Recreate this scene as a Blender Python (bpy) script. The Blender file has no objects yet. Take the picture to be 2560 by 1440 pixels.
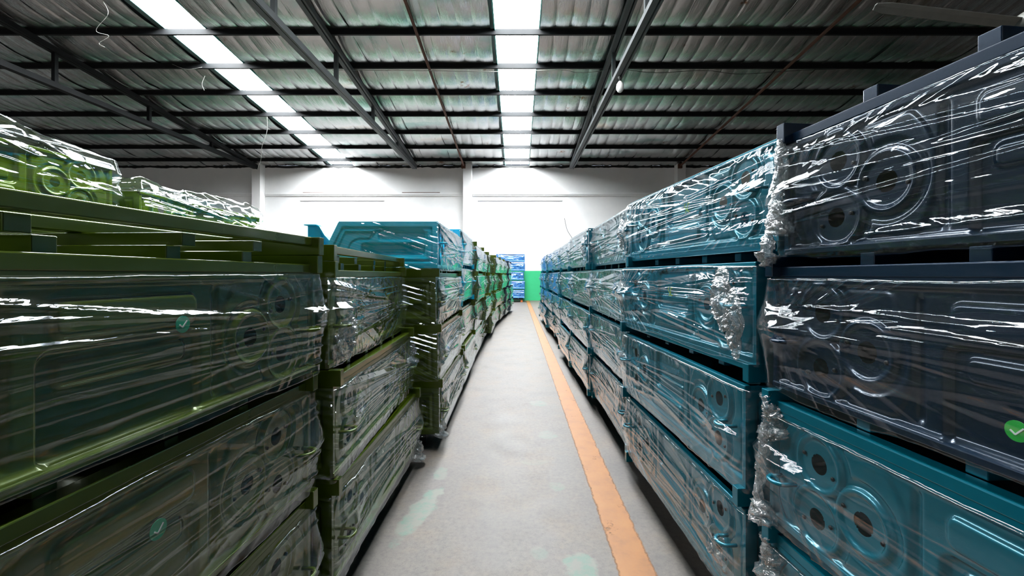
import bpy, bmesh, math, random
import numpy as np
from mathutils import Vector

S = bpy.context.scene
COL = S.collection
PI = math.pi
rnd = random.Random(11)

# ------------------------------------------------------------------ camera, world, exposure
EYE = 1.30
cam_d = bpy.data.cameras.new('camera')
cam_d.sensor_fit = 'HORIZONTAL'
cam_d.sensor_width = 36.0
cam_d.lens = 36.0 * 1080.0 / 2560.0
cam_d.shift_x = -13.0 / 2560.0
cam_d.shift_y = -33.0 / 2560.0
cam_d.clip_start = 0.02
cam_d.clip_end = 200.0
cam = bpy.data.objects.new('camera', cam_d)
cam.location = (0, 0, EYE)
cam.rotation_euler = (PI / 2, 0, 0)
COL.objects.link(cam)
S.camera = cam

world = bpy.data.worlds.new('sky')
S.world = world
world.use_nodes = True
wbg = world.node_tree.nodes['Background']
wbg.inputs['Color'].default_value = (0.75, 0.85, 1.0, 1)
wbg.inputs['Strength'].default_value = 0.3

S.view_settings.view_transform = 'Standard'
S.view_settings.look = 'None'
S.view_settings.exposure = 0.3
S.view_settings.gamma = 1.0
S.view_settings.use_curve_mapping = False
S.cycles.transparent_max_bounces = 24
S.cycles.max_bounces = 8
S.cycles.diffuse_bounces = 3
S.cycles.glossy_bounces = 4
S.cycles.sample_clamp_indirect = 6.0
S.cycles.caustics_reflective = False
S.cycles.caustics_refractive = False

SKYLIGHT = 54.0      # daylight glowing through the translucent roof panels

# roof: single slope falling towards the far wall
WALL_Y = 21.9
BACK_Y = -9.0
SIDE_L, SIDE_R = -24.0, 24.0
def roof_z(y): return 9.0 - 0.0972 * y
PURLIN0, PSTEP = 11.56, 1.565
SKY_C = (-0.62, 0.59)
SKY_L = (-9.42, -8.32)

# ------------------------------------------------------------------ noise helpers (numpy)
def _hash(ix, iy, seed):
    n = (ix.astype(np.int64) * 374761393 + iy.astype(np.int64) * 668265263 + seed * 974711) & 0x7fffffff
    n = ((n ^ (n >> 13)) * 1274126177) & 0x7fffffff
    n = n ^ (n >> 16)
    return (n & 0xffff) / 65535.0
def vnoise(x, y, seed=0):
    x = np.asarray(x, float); y = np.asarray(y, float) + 0 * x
    ix = np.floor(x); iy = np.floor(y)
    fx = x - ix; fy = y - iy
    fx = fx * fx * (3 - 2 * fx); fy = fy * fy * (3 - 2 * fy)
    a = _hash(ix, iy, seed); b = _hash(ix + 1, iy, seed)
    c = _hash(ix, iy + 1, seed); d = _hash(ix + 1, iy + 1, seed)
    return (a * (1 - fx) + b * fx) * (1 - fy) + (c * (1 - fx) + d * fx) * fy * 1.0
def ridged(x, y, seed=0): return 1.0 - np.abs(2.0 * vnoise(x, y, seed) - 1.0)
def sstep(a, b, x):
    t = np.clip((x - a) / (b - a), 0, 1)
    return t * t * (3 - 2 * t)

# ------------------------------------------------------------------ mesh helpers
def mesh_np(name, verts, faces, smooth=True, uvs=None):
    me = bpy.data.meshes.new(name)
    v = np.asarray(verts, dtype=np.float32)
    f = np.asarray(faces, dtype=np.int32)
    me.vertices.add(len(v)); me.vertices.foreach_set('co', v.ravel())
    k = f.shape[1]
    me.loops.add(f.size); me.loops.foreach_set('vertex_index', f.ravel())
    me.polygons.add(len(f))
    me.polygons.foreach_set('loop_start', np.arange(0, f.size, k, dtype=np.int32))
    if smooth: me.polygons.foreach_set('use_smooth', np.ones(len(f), dtype=bool))
    if uvs:
        for nm, uv in uvs.items():
            l = me.uv_layers.new(name=nm)
            l.data.foreach_set('uv', np.asarray(uv, np.float32)[f.ravel()].ravel())
    me.update(calc_edges=True)
    return me
def grid_faces(nu, nv, flip=False):
    i = np.arange(nu - 1)[:, None]; j = np.arange(nv - 1)[None, :]
    a = (i * nv + j).ravel(); b = a + nv; c = b + 1; d = a + 1
    return np.stack([a, d, c, b] if flip else [a, b, c, d], 1)

class MB:
    """collects simple solids into one mesh"""
    def __init__(self): self.bm = bmesh.new()
    def box(self, x0, x1, y0, y1, z0, z1, bev=0.0):
        r = bmesh.ops.create_cube(self.bm, size=1.0)
        vs = r['verts']
        for v in vs:
            v.co = Vector(((x0 + x1) / 2 + v.co.x * (x1 - x0), (y0 + y1) / 2 + v.co.y * (y1 - y0), (z0 + z1) / 2 + v.co.z * (z1 - z0)))
        if bev > 0:
            es = list({e for v in vs for e in v.link_edges})
            bmesh.ops.bevel(self.bm, geom=es, offset=bev, segments=2, profile=0.5, affect='EDGES')
        return self
    def prism(self, pts, axis, a0, a1):
        def P(p, a):
            if axis == 'x': return (a, p[0], p[1])
            if axis == 'y': return (p[0], a, p[1])
            return (p[0], p[1], a)
        v0 = [self.bm.verts.new(P(p, a0)) for p in pts]; v1 = [self.bm.verts.new(P(p, a1)) for p in pts]
        n = len(pts)
        self.bm.faces.new(v0); self.bm.faces.new(list(reversed(v1)))
        for i in range(n):
            self.bm.faces.new((v0[i], v1[i], v1[(i + 1) % n], v0[(i + 1) % n]))
        bmesh.ops.recalc_face_normals(self.bm, faces=self.bm.faces[:])
        return self
    def beam(self, p0, p1, w, h):
        p0, p1 = Vector(p0), Vector(p1)
        d = (p1 - p0).normalized()
        up = Vector((0, 0, 1)) if abs(d.z) < 0.95 else Vector((0, 1, 0))
        s = d.cross(up).normalized(); u = s.cross(d)
        vs = []
        for p in (p0, p1):
            for a, b in ((-1, -1), (1, -1), (1, 1), (-1, 1)):
                vs.append(self.bm.verts.new(p + s * a * w / 2 + u * b * h / 2))
        for q in ((0, 3, 2, 1), (4, 5, 6, 7), (0, 1, 5, 4), (1, 2, 6, 5), (2, 3, 7, 6), (3, 0, 4, 7)):
            self.bm.faces.new([vs[i] for i in q])
        return self
    def tube(self, pts, r, n=8, radii=None):
        pts = [Vector(p) for p in pts]; rings = []
        for i, p in enumerate(pts):
            d = (pts[min(i + 1, len(pts) - 1)] - pts[max(i - 1, 0)]).normalized()
            up = Vector((0, 0, 1)) if abs(d.z) < 0.9 else Vector((1, 0, 0))
            s = d.cross(up).normalized(); u = s.cross(d)
            rr = radii[i] if radii else r
            rings.append([self.bm.verts.new(p + (s * math.cos(2 * PI * k / n) + u * math.sin(2 * PI * k / n)) * rr) for k in range(n)])
        for a, b in zip(rings, rings[1:]):
            for k in range(n):
                f = self.bm.faces.new((a[k], a[(k + 1) % n], b[(k + 1) % n], b[k])); f.smooth = True
        self.bm.faces.new(list(reversed(rings[0]))); self.bm.faces.new(rings[-1])
        return self
    def lathe(self, prof, n=16, c=(0, 0, 0)):
        rings = []
        for r, z in prof:
            rings.append([self.bm.verts.new((c[0] + r * math.cos(2 * PI * k / n), c[1] + r * math.sin(2 * PI * k / n), c[2] + z)) for k in range(n)])
        for a, b in zip(rings, rings[1:]):
            for k in range(n):
                f = self.bm.faces.new((a[k], a[(k + 1) % n], b[(k + 1) % n], b[k])); f.smooth = True
        self.bm.faces.new(list(reversed(rings[0]))); self.bm.faces.new(rings[-1])
        bmesh.ops.recalc_face_normals(self.bm, faces=self.bm.faces[:])
        return self
    def mesh(self, name, mat=None):
        me = bpy.data.meshes.new(name); self.bm.to_mesh(me); self.bm.free()
        if mat: me.materials.append(mat)
        return me

def link(name, me, parent=None, mat=None, loc=(0, 0, 0), rot=(0, 0, 0)):
    o = bpy.data.objects.new(name, me); COL.objects.link(o)
    o.location = loc; o.rotation_euler = rot
    if parent is not None: o.parent = parent
    if mat is not None:
        if len(me.materials) == 0: me.materials.append(None)
        o.material_slots[0].link = 'OBJECT'; o.material_slots[0].material = mat
    return o
def empty(name, loc, rz=0.0):
    o = bpy.data.objects.new(name, None); COL.objects.link(o)
    o.location = loc; o.rotation_euler = (0, 0, rz); o.empty_display_size = 0.1
    return o
def tag(o, label, cat, group=None):
    o['label'] = label; o['category'] = cat
    if group: o['group'] = group
    return o
def struct(o): o['kind'] = 'structure'; return o

# ------------------------------------------------------------------ materials
def new_mat(name):
    m = bpy.data.materials.new(name); m.use_nodes = True
    nt = m.node_tree; nt.nodes.clear()
    out = nt.nodes.new('ShaderNodeOutputMaterial')
    return m, nt, out
def N(nt, t, **kw):
    n = nt.nodes.new(t)
    for k, v in kw.items():
        if k in n.inputs: n.inputs[k].default_value = v
        else: setattr(n, k, v)
    return n
def L(nt, a, b): nt.links.new(a, b)
def lin(r, g, b):
    f = lambda c: (c / 255 / 12.92) if c / 255 <= 0.04045 else ((c / 255 + 0.055) / 1.055) ** 2.4
    return (f(r), f(g), f(b), 1)
def ramp(nt, fac, stops):
    r = nt.nodes.new('ShaderNodeValToRGB')
    e = r.color_ramp.elements
    while len(e) < len(stops): e.new(0.5)
    for x, (p, c) in zip(e, stops): x.position = p; x.color = c
    L(nt, fac, r.inputs['Fac']); return r.outputs['Color']
def mixc(nt, fac, a, b, mode='MIX'):
    m = nt.nodes.new('ShaderNodeMix'); m.data_type = 'RGBA'; m.blend_type = mode
    for s, v in (('A', a), ('B', b)):
        i = [x for x in m.inputs if x.name == s and x.type == 'RGBA'][0]
        if isinstance(v, tuple): i.default_value = v
        else: L(nt, v, i)
    if isinstance(fac, float): m.inputs[0].default_value = fac
    else: L(nt, fac, m.inputs[0])
    return [x for x in m.outputs if x.type == 'RGBA'][0]
def math_n(nt, op, a, b=None, clamp=False):
    m = nt.nodes.new('ShaderNodeMath'); m.operation = op; m.use_clamp = clamp
    for i, v in enumerate((a, b)):
        if v is None: continue
        if isinstance(v, (int, float)): m.inputs[i].default_value = v
        else: L(nt, v, m.inputs[i])
    return m.outputs[0]
def coords(nt, scale=(1, 1, 1), kind='Object'):
    tc = nt.nodes.new('ShaderNodeTexCoord'); mp = nt.nodes.new('ShaderNodeMapping')
    mp.inputs['Scale'].default_value = scale
    L(nt, tc.outputs[kind], mp.inputs['Vector']); return mp.outputs['Vector']
def noise(nt, vec, scale, detail=3, rough=0.55):
    n = N(nt, 'ShaderNodeTexNoise', Scale=scale, Detail=detail, Roughness=rough)
    L(nt, vec, n.inputs['Vector']); return n.outputs['Fac']

def paint(name, base, rough=0.25, metallic=0.35, coat=0.4):
    m, nt, out = new_mat(name)
    p = N(nt, 'ShaderNodeBsdfPrincipled', Metallic=metallic, Roughness=rough)
    p.inputs['Coat Weight'].default_value = coat; p.inputs['Coat Roughness'].default_value = 0.08
    v = coords(nt)
    f = noise(nt, v, 9.0, 3)
    c = mixc(nt, f, tuple(x * 0.86 for x in base[:3]) + (1,), tuple(min(1, x * 1.12) for x in base[:3]) + (1,))
    L(nt, c, p.inputs['Base Color'])
    fine = noise(nt, v, 160.0, 2)
    b = N(nt, 'ShaderNodeBump', Strength=0.05, Distance=0.001); L(nt, fine, b.inputs['Height'])
    L(nt, b.outputs[0], p.inputs['Normal'])
    L(nt, p.outputs[0], out.inputs['Surface']); return m

def plain(name, base, rough=0.6, metallic=0.0, nscale=12.0, var=0.25, bump=0.1, spec=0.5):
    m, nt, out = new_mat(name)
    p = N(nt, 'ShaderNodeBsdfPrincipled', Metallic=metallic, Roughness=rough)
    p.inputs['Specular IOR Level'].default_value = spec
    v = coords(nt); f = noise(nt, v, nscale, 4)
    c = mixc(nt, f, tuple(x * (1 - var) for x in base[:3]) + (1,), tuple(min(1, x * (1 + var)) for x in base[:3]) + (1,))
    L(nt, c, p.inputs['Base Color'])
    b = N(nt, 'ShaderNodeBump', Strength=bump, Distance=0.003); L(nt, noise(nt, v, nscale * 5, 3), b.inputs['Height'])
    L(nt, b.outputs[0], p.inputs['Normal'])
    L(nt, p.outputs[0], out.inputs['Surface']); return m

def film_mat():
    m, nt, out = new_mat('stretch_film')
    def uv(nm, sx, sy):
        u = N(nt, 'ShaderNodeUVMap'); u.uv_map = nm
        mp = nt.nodes.new('ShaderNodeMapping'); mp.inputs['Scale'].default_value = (sx, sy, 1)
        L(nt, u.outputs[0], mp.inputs['Vector']); return mp.outputs['Vector']
    nl = noise(nt, uv('fan_a', 34.0, 1.6), 1.0, 3, 0.6)
    nr = noise(nt, uv('fan_b', 34.0, 1.6), 1.0, 3, 0.6)
    w = N(nt, 'ShaderNodeUVMap'); w.uv_map = 'sheet'
    sp = nt.nodes.new('ShaderNodeSeparateXYZ'); L(nt, w.outputs[0], sp.inputs[0])
    mr = N(nt, 'ShaderNodeMapRange'); mr.interpolation_type = 'SMOOTHSTEP'
    mr.inputs['From Min'].default_value = 0.3; mr.inputs['From Max'].default_value = 0.7
    L(nt, sp.outputs[0], mr.inputs['Value'])
    mx = N(nt, 'ShaderNodeMix'); L(nt, mr.outputs[0], mx.inputs[0]); L(nt, nl, mx.inputs[2]); L(nt, nr, mx.inputs[3])
    crumple = noise(nt, uv('sheet', 26.0, 13.0), 1.0, 4, 0.6)
    h = math_n(nt, 'ADD', mx.outputs[0], math_n(nt, 'MULTIPLY', crumple, 0.22))
    b = N(nt, 'ShaderNodeBump', Strength=0.07, Distance=0.010); L(nt, h, b.inputs['Height'])
    lw = N(nt, 'ShaderNodeLayerWeight', Blend=0.5); L(nt, b.outputs[0], lw.inputs['Normal'])
    f = math_n(nt, 'POWER', lw.outputs['Facing'], 4.0)
    fac = math_n(nt, 'ADD', math_n(nt, 'MULTIPLY', f, 0.90), 0.052, clamp=True)
    gl = N(nt, 'ShaderNodeBsdfGlossy', Roughness=0.04); gl.inputs['Color'].default_value = (0.93, 0.97, 1.0, 1)
    L(nt, b.outputs[0], gl.inputs['Normal'])
    tr = N(nt, 'ShaderNodeBsdfTransparent'); tr.inputs['Color'].default_value = (0.93, 0.95, 0.95, 1)
    df = N(nt, 'ShaderNodeBsdfDiffuse'); df.inputs['Color'].default_value = (0.75, 0.8, 0.82, 1)
    L(nt, b.outputs[0], df.inputs['Normal'])
    m0 = N(nt, 'ShaderNodeMixShader', Fac=0.012); L(nt, tr.outputs[0], m0.inputs[1]); L(nt, df.outputs[0], m0.inputs[2])
    m1 = nt.nodes.new('ShaderNodeMixShader'); L(nt, fac, m1.inputs[0]); L(nt, m0.outputs[0], m1.inputs[1]); L(nt, gl.outputs[0], m1.inputs[2])
    L(nt, m1.outputs[0], out.inputs['Surface']); return m

def crumple_mat():
    m, nt, out = new_mat('crumpled_film')
    v = coords(nt)
    b = N(nt, 'ShaderNodeBump', Strength=0.8, Distance=0.01); L(nt, noise(nt, v, 70, 3), b.inputs['Height'])
    lw = N(nt, 'ShaderNodeLayerWeight', Blend=0.5); L(nt, b.outputs[0], lw.inputs['Normal'])
    fac = math_n(nt, 'ADD', math_n(nt, 'MULTIPLY', math_n(nt, 'POWER', lw.outputs['Facing'], 2.0), 0.7), 0.2, clamp=True)
    gl = N(nt, 'ShaderNodeBsdfGlossy', Roughness=0.1); L(nt, b.outputs[0], gl.inputs['Normal'])
    tr = N(nt, 'ShaderNodeBsdfTransparent'); tr.inputs['Color'].default_value = (0.9, 0.92, 0.93, 1)
    df = N(nt, 'ShaderNodeBsdfDiffuse'); df.inputs['Color'].default_value = (0.8, 0.84, 0.86, 1)
    m0 = N(nt, 'ShaderNodeMixShader', Fac=0.25); L(nt, tr.outputs[0], m0.inputs[1]); L(nt, df.outputs[0], m0.inputs[2])
    m1 = nt.nodes.new('ShaderNodeMixShader'); L(nt, fac, m1.inputs[0]); L(nt, m0.outputs[0], m1.inputs[1]); L(nt, gl.outputs[0], m1.inputs[2])
    L(nt, m1.outputs[0], out.inputs['Surface']); return m

def floor_mat():
    m, nt, out = new_mat('concrete_floor')
    p = N(nt, 'ShaderNodeBsdfPrincipled', Roughness=0.55)
    v = coords(nt)
    big = noise(nt, v, 0.9, 5, 0.6); mid = noise(nt, v, 5.0, 5, 0.65); fine = noise(nt, v, 260.0, 2, 0.8)
    c = ramp(nt, big, [(0.3, (0.0892, 0.0778, 0.0703, 1)), (0.5, (0.1086, 0.0941, 0.0837, 1)), (0.7, (0.0975, 0.0878, 0.0810, 1))])
    c2 = ramp(nt, mid, [(0.35, (0.0782, 0.0688, 0.0623, 1)), (0.52, (0.1168, 0.1005, 0.0890, 1)), (0.68, (0.1205, 0.0995, 0.0837, 1))])
    c = mixc(nt, 0.6, c, c2)
    speck = noise(nt, v, 38.0, 5, 0.8)
    c = mixc(nt, 1.0, c, ramp(nt, speck, [(0.30, (0.55, 0.55, 0.56, 1)), (0.5, (1, 1, 1, 1)), (0.70, (1.28, 1.25, 1.22, 1))]), 'MULTIPLY')
    grit = noise(nt, v, 420.0, 2, 0.9)
    c = mixc(nt, 1.0, c, ramp(nt, grit, [(0.30, (0.62, 0.62, 0.62, 1)), (0.5, (1, 1, 1, 1)), (0.70, (1.32, 1.32, 1.32, 1))]), 'MULTIPLY')
    c = mixc(nt, math_n(nt, 'MULTIPLY', fine, 0.5), c, (0.081, 0.074, 0.067, 1))
    tan = noise(nt, v, 2.6, 6, 0.7)
    c = mixc(nt, 1.0, c, ramp(nt, tan, [(0.36, (0.86, 0.87, 0.90, 1)), (0.5, (1, 1, 1, 1)), (0.64, (1.10, 1.02, 0.92, 1))]), 'MULTIPLY')
    # faded green paint spills soaked into the slab
    tc = nt.nodes.new('ShaderNodeTexCoord'); sp = nt.nodes.new('ShaderNodeSeparateXYZ'); L(nt, tc.outputs['Object'], sp.inputs[0])
    wob = noise(nt, v, 9.0, 5, 0.65); wob2 = noise(nt, v, 14.0, 3, 0.6)
    for (cx, cy, rx, ry, ang, st) in ((-0.535, 2.38, 0.075, 0.30, -0.22, 0.95), (-0.50, 2.82, 0.05, 0.10, 0.1, 0.6), (0.285, 1.93, 0.085, 0.10, 0.0, 0.85),
                                      (0.21, 4.37, 0.09, 0.12, 0.3, 0.55), (0.25, 3.5, 0.08, 0.10, 0.2, 0.45), (0.24, 2.65, 0.06, 0.06, 0.0, 0.4),
                                      (0.1, 2.02, 0.05, 0.05, 0.0, 0.35), (0.12, 3.0, 0.1, 0.05, 0.0, 0.2)):
        dx = math_n(nt, 'SUBTRACT', sp.outputs[0], cx); dy = math_n(nt, 'SUBTRACT', sp.outputs[1], cy)
        ca, sa = math.cos(ang), math.sin(ang)
        ux = math_n(nt, 'DIVIDE', math_n(nt, 'ADD', math_n(nt, 'MULTIPLY', dx, ca), math_n(nt, 'MULTIPLY', dy, sa)), rx)
        uy = math_n(nt, 'DIVIDE', math_n(nt, 'SUBTRACT', math_n(nt, 'MULTIPLY', dy, ca), math_n(nt, 'MULTIPLY', dx, sa)), ry)
        r = math_n(nt, 'SQRT', math_n(nt, 'ADD', math_n(nt, 'MULTIPLY', ux, ux), math_n(nt, 'MULTIPLY', uy, uy)))
        r = math_n(nt, 'ADD', r, math_n(nt, 'MULTIPLY', math_n(nt, 'SUBTRACT', wob, 0.5), 1.6))
        mr = N(nt, 'ShaderNodeMapRange'); mr.inputs['From Min'].default_value = 1.0; mr.inputs['From Max'].default_value = 0.75
        L(nt, r, mr.inputs['Value'])
        col = ramp(nt, wob2, [(0.45, (0.127, 0.132, 0.111, 1)), (0.62, (0.076, 0.135, 0.104, 1))])
        c = mixc(nt, math_n(nt, 'MULTIPLY', mr.outputs[0], st), c, col)
    L(nt, c, p.inputs['Base Color'])
    rr = N(nt, 'ShaderNodeMapRange'); rr.inputs['To Min'].default_value = 0.42; rr.inputs['To Max'].default_value = 0.7
    L(nt, mid, rr.inputs['Value']); L(nt, rr.outputs[0], p.inputs['Roughness'])
    b = N(nt, 'ShaderNodeBump', Strength=0.25, Distance=0.004); L(nt, math_n(nt, 'ADD', mid, math_n(nt, 'MULTIPLY', fine, 0.4)), b.inputs['Height'])
    L(nt, b.outputs[0], p.inputs['Normal'])
    L(nt, p.outputs[0], out.inputs['Surface']); return m

def stripe_mat():
    m, nt, out = new_mat('orange_line_paint')
    p = N(nt, 'ShaderNodeBsdfPrincipled', Roughness=0.55)
    v = coords(nt)
    a = noise(nt, v, 7.0, 5, 0.65); f = noise(nt, v, 60.0, 5, 0.8)
    c = ramp(nt, a, [(0.32, (0.18, 0.064, 0.009, 1)), (0.5, (0.245, 0.088, 0.010, 1)), (0.68, (0.265, 0.102, 0.014, 1))])
    c = mixc(nt, math_n(nt, 'MULTIPLY', f, 0.35), c, (0.20, 0.10, 0.04, 1))
    L(nt, c, p.inputs['Base Color'])
    tc = nt.nodes.new('ShaderNodeTexCoord'); sp = nt.nodes.new('ShaderNodeSeparateXYZ'); L(nt, tc.outputs['Object'], sp.inputs[0])
    edge = math_n(nt, 'SUBTRACT', 0.085, math_n(nt, 'ABSOLUTE', sp.outputs[0]))     # metres from the border
    e = math_n(nt, 'ADD', math_n(nt, 'MULTIPLY', edge, 38.0), math_n(nt, 'MULTIPLY', math_n(nt, 'SUBTRACT', noise(nt, v, 12.0, 6, 0.75), 0.5), 1.5))
    worn = math_n(nt, 'ADD', noise(nt, v, 5.0, 6, 0.72), math_n(nt, 'MULTIPLY', f, 0.12))
    w = N(nt, 'ShaderNodeMapRange'); w.inputs['From Min'].default_value = 0.76; w.inputs['From Max'].default_value = 0.68; L(nt, worn, w.inputs['Value'])
    al = math_n(nt, 'MULTIPLY', math_n(nt, 'MULTIPLY', e, 2.0, clamp=True), w.outputs[0], clamp=True)
    L(nt, al, p.inputs['Alpha'])
    L(nt, p.outputs[0], out.inputs['Surface']); return m

def foil_mat():
    m, nt, out = new_mat('foil_insulation')
    p = N(nt, 'ShaderNodeBsdfPrincipled', Metallic=0.95, Roughness=0.17)
    tc = nt.nodes.new('ShaderNodeTexCoord')
    def mp(s):
        q = nt.nodes.new('ShaderNodeMapping'); q.inputs['Scale'].default_value = s; L(nt, tc.outputs['Object'], q.inputs['Vector']); return q.outputs[0]
    big = noise(nt, mp((0.5, 0.9, 1)), 1.0, 4, 0.6)
    c = ramp(nt, big, [(0.34, (0.293, 0.403, 0.378, 1)), (0.46, (0.488, 0.500, 0.500, 1)), (0.62, (0.561, 0.561, 0.561, 1)), (0.72, (0.488, 0.427, 0.354, 1))])
    rust = noise(nt, mp((0.7, 0.6, 1)), 1.7, 5, 0.7)
    rm = N(nt, 'ShaderNodeMapRange'); rm.inputs['From Min'].default_value = 0.64; rm.inputs['From Max'].default_value = 0.71; L(nt, rust, rm.inputs['Value'])
    c = mixc(nt, rm.outputs[0], c, (0.20, 0.10, 0.045, 1))
    L(nt, c, p.inputs['Base Color'])
    cre = noise(nt, mp((11.0, 0.7, 1)), 3.0, 4, 0.6)
    cre2 = noise(nt, mp((3.0, 3.0, 1)), 6.0, 4, 0.65)
    h = math_n(nt, 'ADD', cre, math_n(nt, 'MULTIPLY', cre2, 0.10))
    b = N(nt, 'ShaderNodeBump', Strength=0.40, Distance=0.025); L(nt, h, b.inputs['Height'])
    L(nt, b.outputs[0], p.inputs['Normal'])
    L(nt, p.outputs[0], out.inputs['Surface']); return m

def wall_mat():
    m, nt, out = new_mat('white_wall')
    p = N(nt, 'ShaderNodeBsdfPrincipled', Roughness=0.7)
    v = coords(nt)
    f = noise(nt, v, 0.8, 5, 0.6)
    c = ramp(nt, f, [(0.3, (0.80, 0.81, 0.82, 1)), (0.6, (0.88, 0.88, 0.88, 1))])
    g = nt.nodes.new('ShaderNodeNewGeometry'); sp = nt.nodes.new('ShaderNodeSeparateXYZ'); L(nt, g.outputs['Position'], sp.inputs[0])
    band = math_n(nt, 'LESS_THAN', sp.outputs[2], 1.50)
    gr = ramp(nt, noise(nt, v, 1.5, 4), [(0.3, (0.025, 0.44, 0.175, 1)), (0.7, (0.035, 0.50, 0.21, 1))])
    c = mixc(nt, band, c, gr)
    L(nt, c, p.inputs['Base Color'])
    b = N(nt, 'ShaderNodeBump', Strength=0.15, Distance=0.01); L(nt, noise(nt, v, 14.0, 4), b.inputs['Height']); L(nt, b.outputs[0], p.inputs['Normal'])
    L(nt, p.outputs[0], out.inputs['Surface']); return m

def glow_mat():
    m, nt, out = new_mat('translucent_roof_panel')
    e = N(nt, 'ShaderNodeEmission', Strength=SKYLIGHT)
    f = noise(nt, coords(nt, (6, 0.4, 1)), 1.0, 3)
    c = ramp(nt, f, [(0.3, (0.90, 0.97, 1.0, 1)), (0.7, (1, 1, 1, 1))])
    L(nt, c, e.inputs['Color']); L(nt, e.outputs[0], out.inputs['Surface']); return m

M_OLIVE = paint('olive_paint', (0.066, 0.102, 0.005, 1), metallic=0.3)
M_OLIVE_LIT = paint('olive_lit_paint', (0.13, 0.22, 0.008, 1), metallic=0.2)  # olive brightened in colour to stand in for skylight on second-row tops
M_TEAL = paint('teal_paint', (0.001, 0.155, 0.225, 1))
M_CYAN = paint('cyan_paint', (0.003, 0.60, 0.88, 1), metallic=0.05)
M_NAVY = paint('navy_paint', (0.001, 0.016, 0.042, 1))
M_BLUE = paint('blue_paint', (0.02, 0.20, 0.55, 1), metallic=0.2)
PAINT = {'olive': M_OLIVE, 'teal': M_TEAL, 'cyan': M_CYAN, 'navy': M_NAVY, 'blue': M_BLUE, 'green': M_OLIVE_LIT}  # 'green' is olive brightened in colour to stand in for skylight
M_FILM = film_mat()
M_CRUMPLE = crumple_mat()
M_FLOOR = floor_mat()
M_STRIPE = stripe_mat()
M_FOIL = foil_mat()
M_WALL = wall_mat()
M_GLOW = glow_mat()
M_STEEL = plain('dark_steel', (0.014, 0.0145, 0.0155), rough=0.6, metallic=0.0, nscale=3, spec=0.08)
M_STEEL2 = plain('grey_steel', (0.075, 0.079, 0.083), rough=0.55, metallic=0.0, nscale=3, spec=0.2)
M_RUST = plain('rusty_steel', (0.09, 0.035, 0.02), rough=0.8, nscale=9, var=0.5)
M_BOLT = plain('black_bolt', (0.012, 0.012, 0.014), rough=0.4, metallic=0.6)
M_TEALTRIM = plain('teal_flashing', (0.16, 0.55, 0.52), rough=0.4, nscale=2)
M_SHEET = plain('grey_green_sheet', (0.10, 0.16, 0.15), rough=0.5, nscale=2)
M_DARKWALL = plain('grimy_side_wall', (0.7, 0.7, 0.7), rough=0.8, nscale=1)
M_GAP = plain('black_gap', (0.006, 0.006, 0.006), rough=0.9)
M_FANW = plain('grey_fan_paint', (0.17, 0.17, 0.155), rough=0.4)
M_BULB = plain('frosted_bulb', (0.78, 0.78, 0.76), rough=0.25, var=0.03, bump=0)
M_WIRE = plain('pale_wire', (0.22, 0.22, 0.20), rough=0.6)
M_WIRED = plain('dark_wire', (0.03, 0.03, 0.03), rough=0.6)
M_ORANGE = plain('orange_pallet_paint', (0.55, 0.13, 0.03), rough=0.6)
M_STICK = plain('green_sticker', (0.01, 0.36, 0.19), rough=0.4, var=0.08)
M_STICKG = plain('bright_green_sticker', (0.02, 0.38, 0.05), rough=0.4, var=0.08)
M_CHALK = plain('yellow_green_marker', (0.35, 0.62, 0.05), rough=0.6)
M_WHITEINK = plain('white_ink', (0.7, 0.75, 0.75), rough=0.5)

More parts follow.
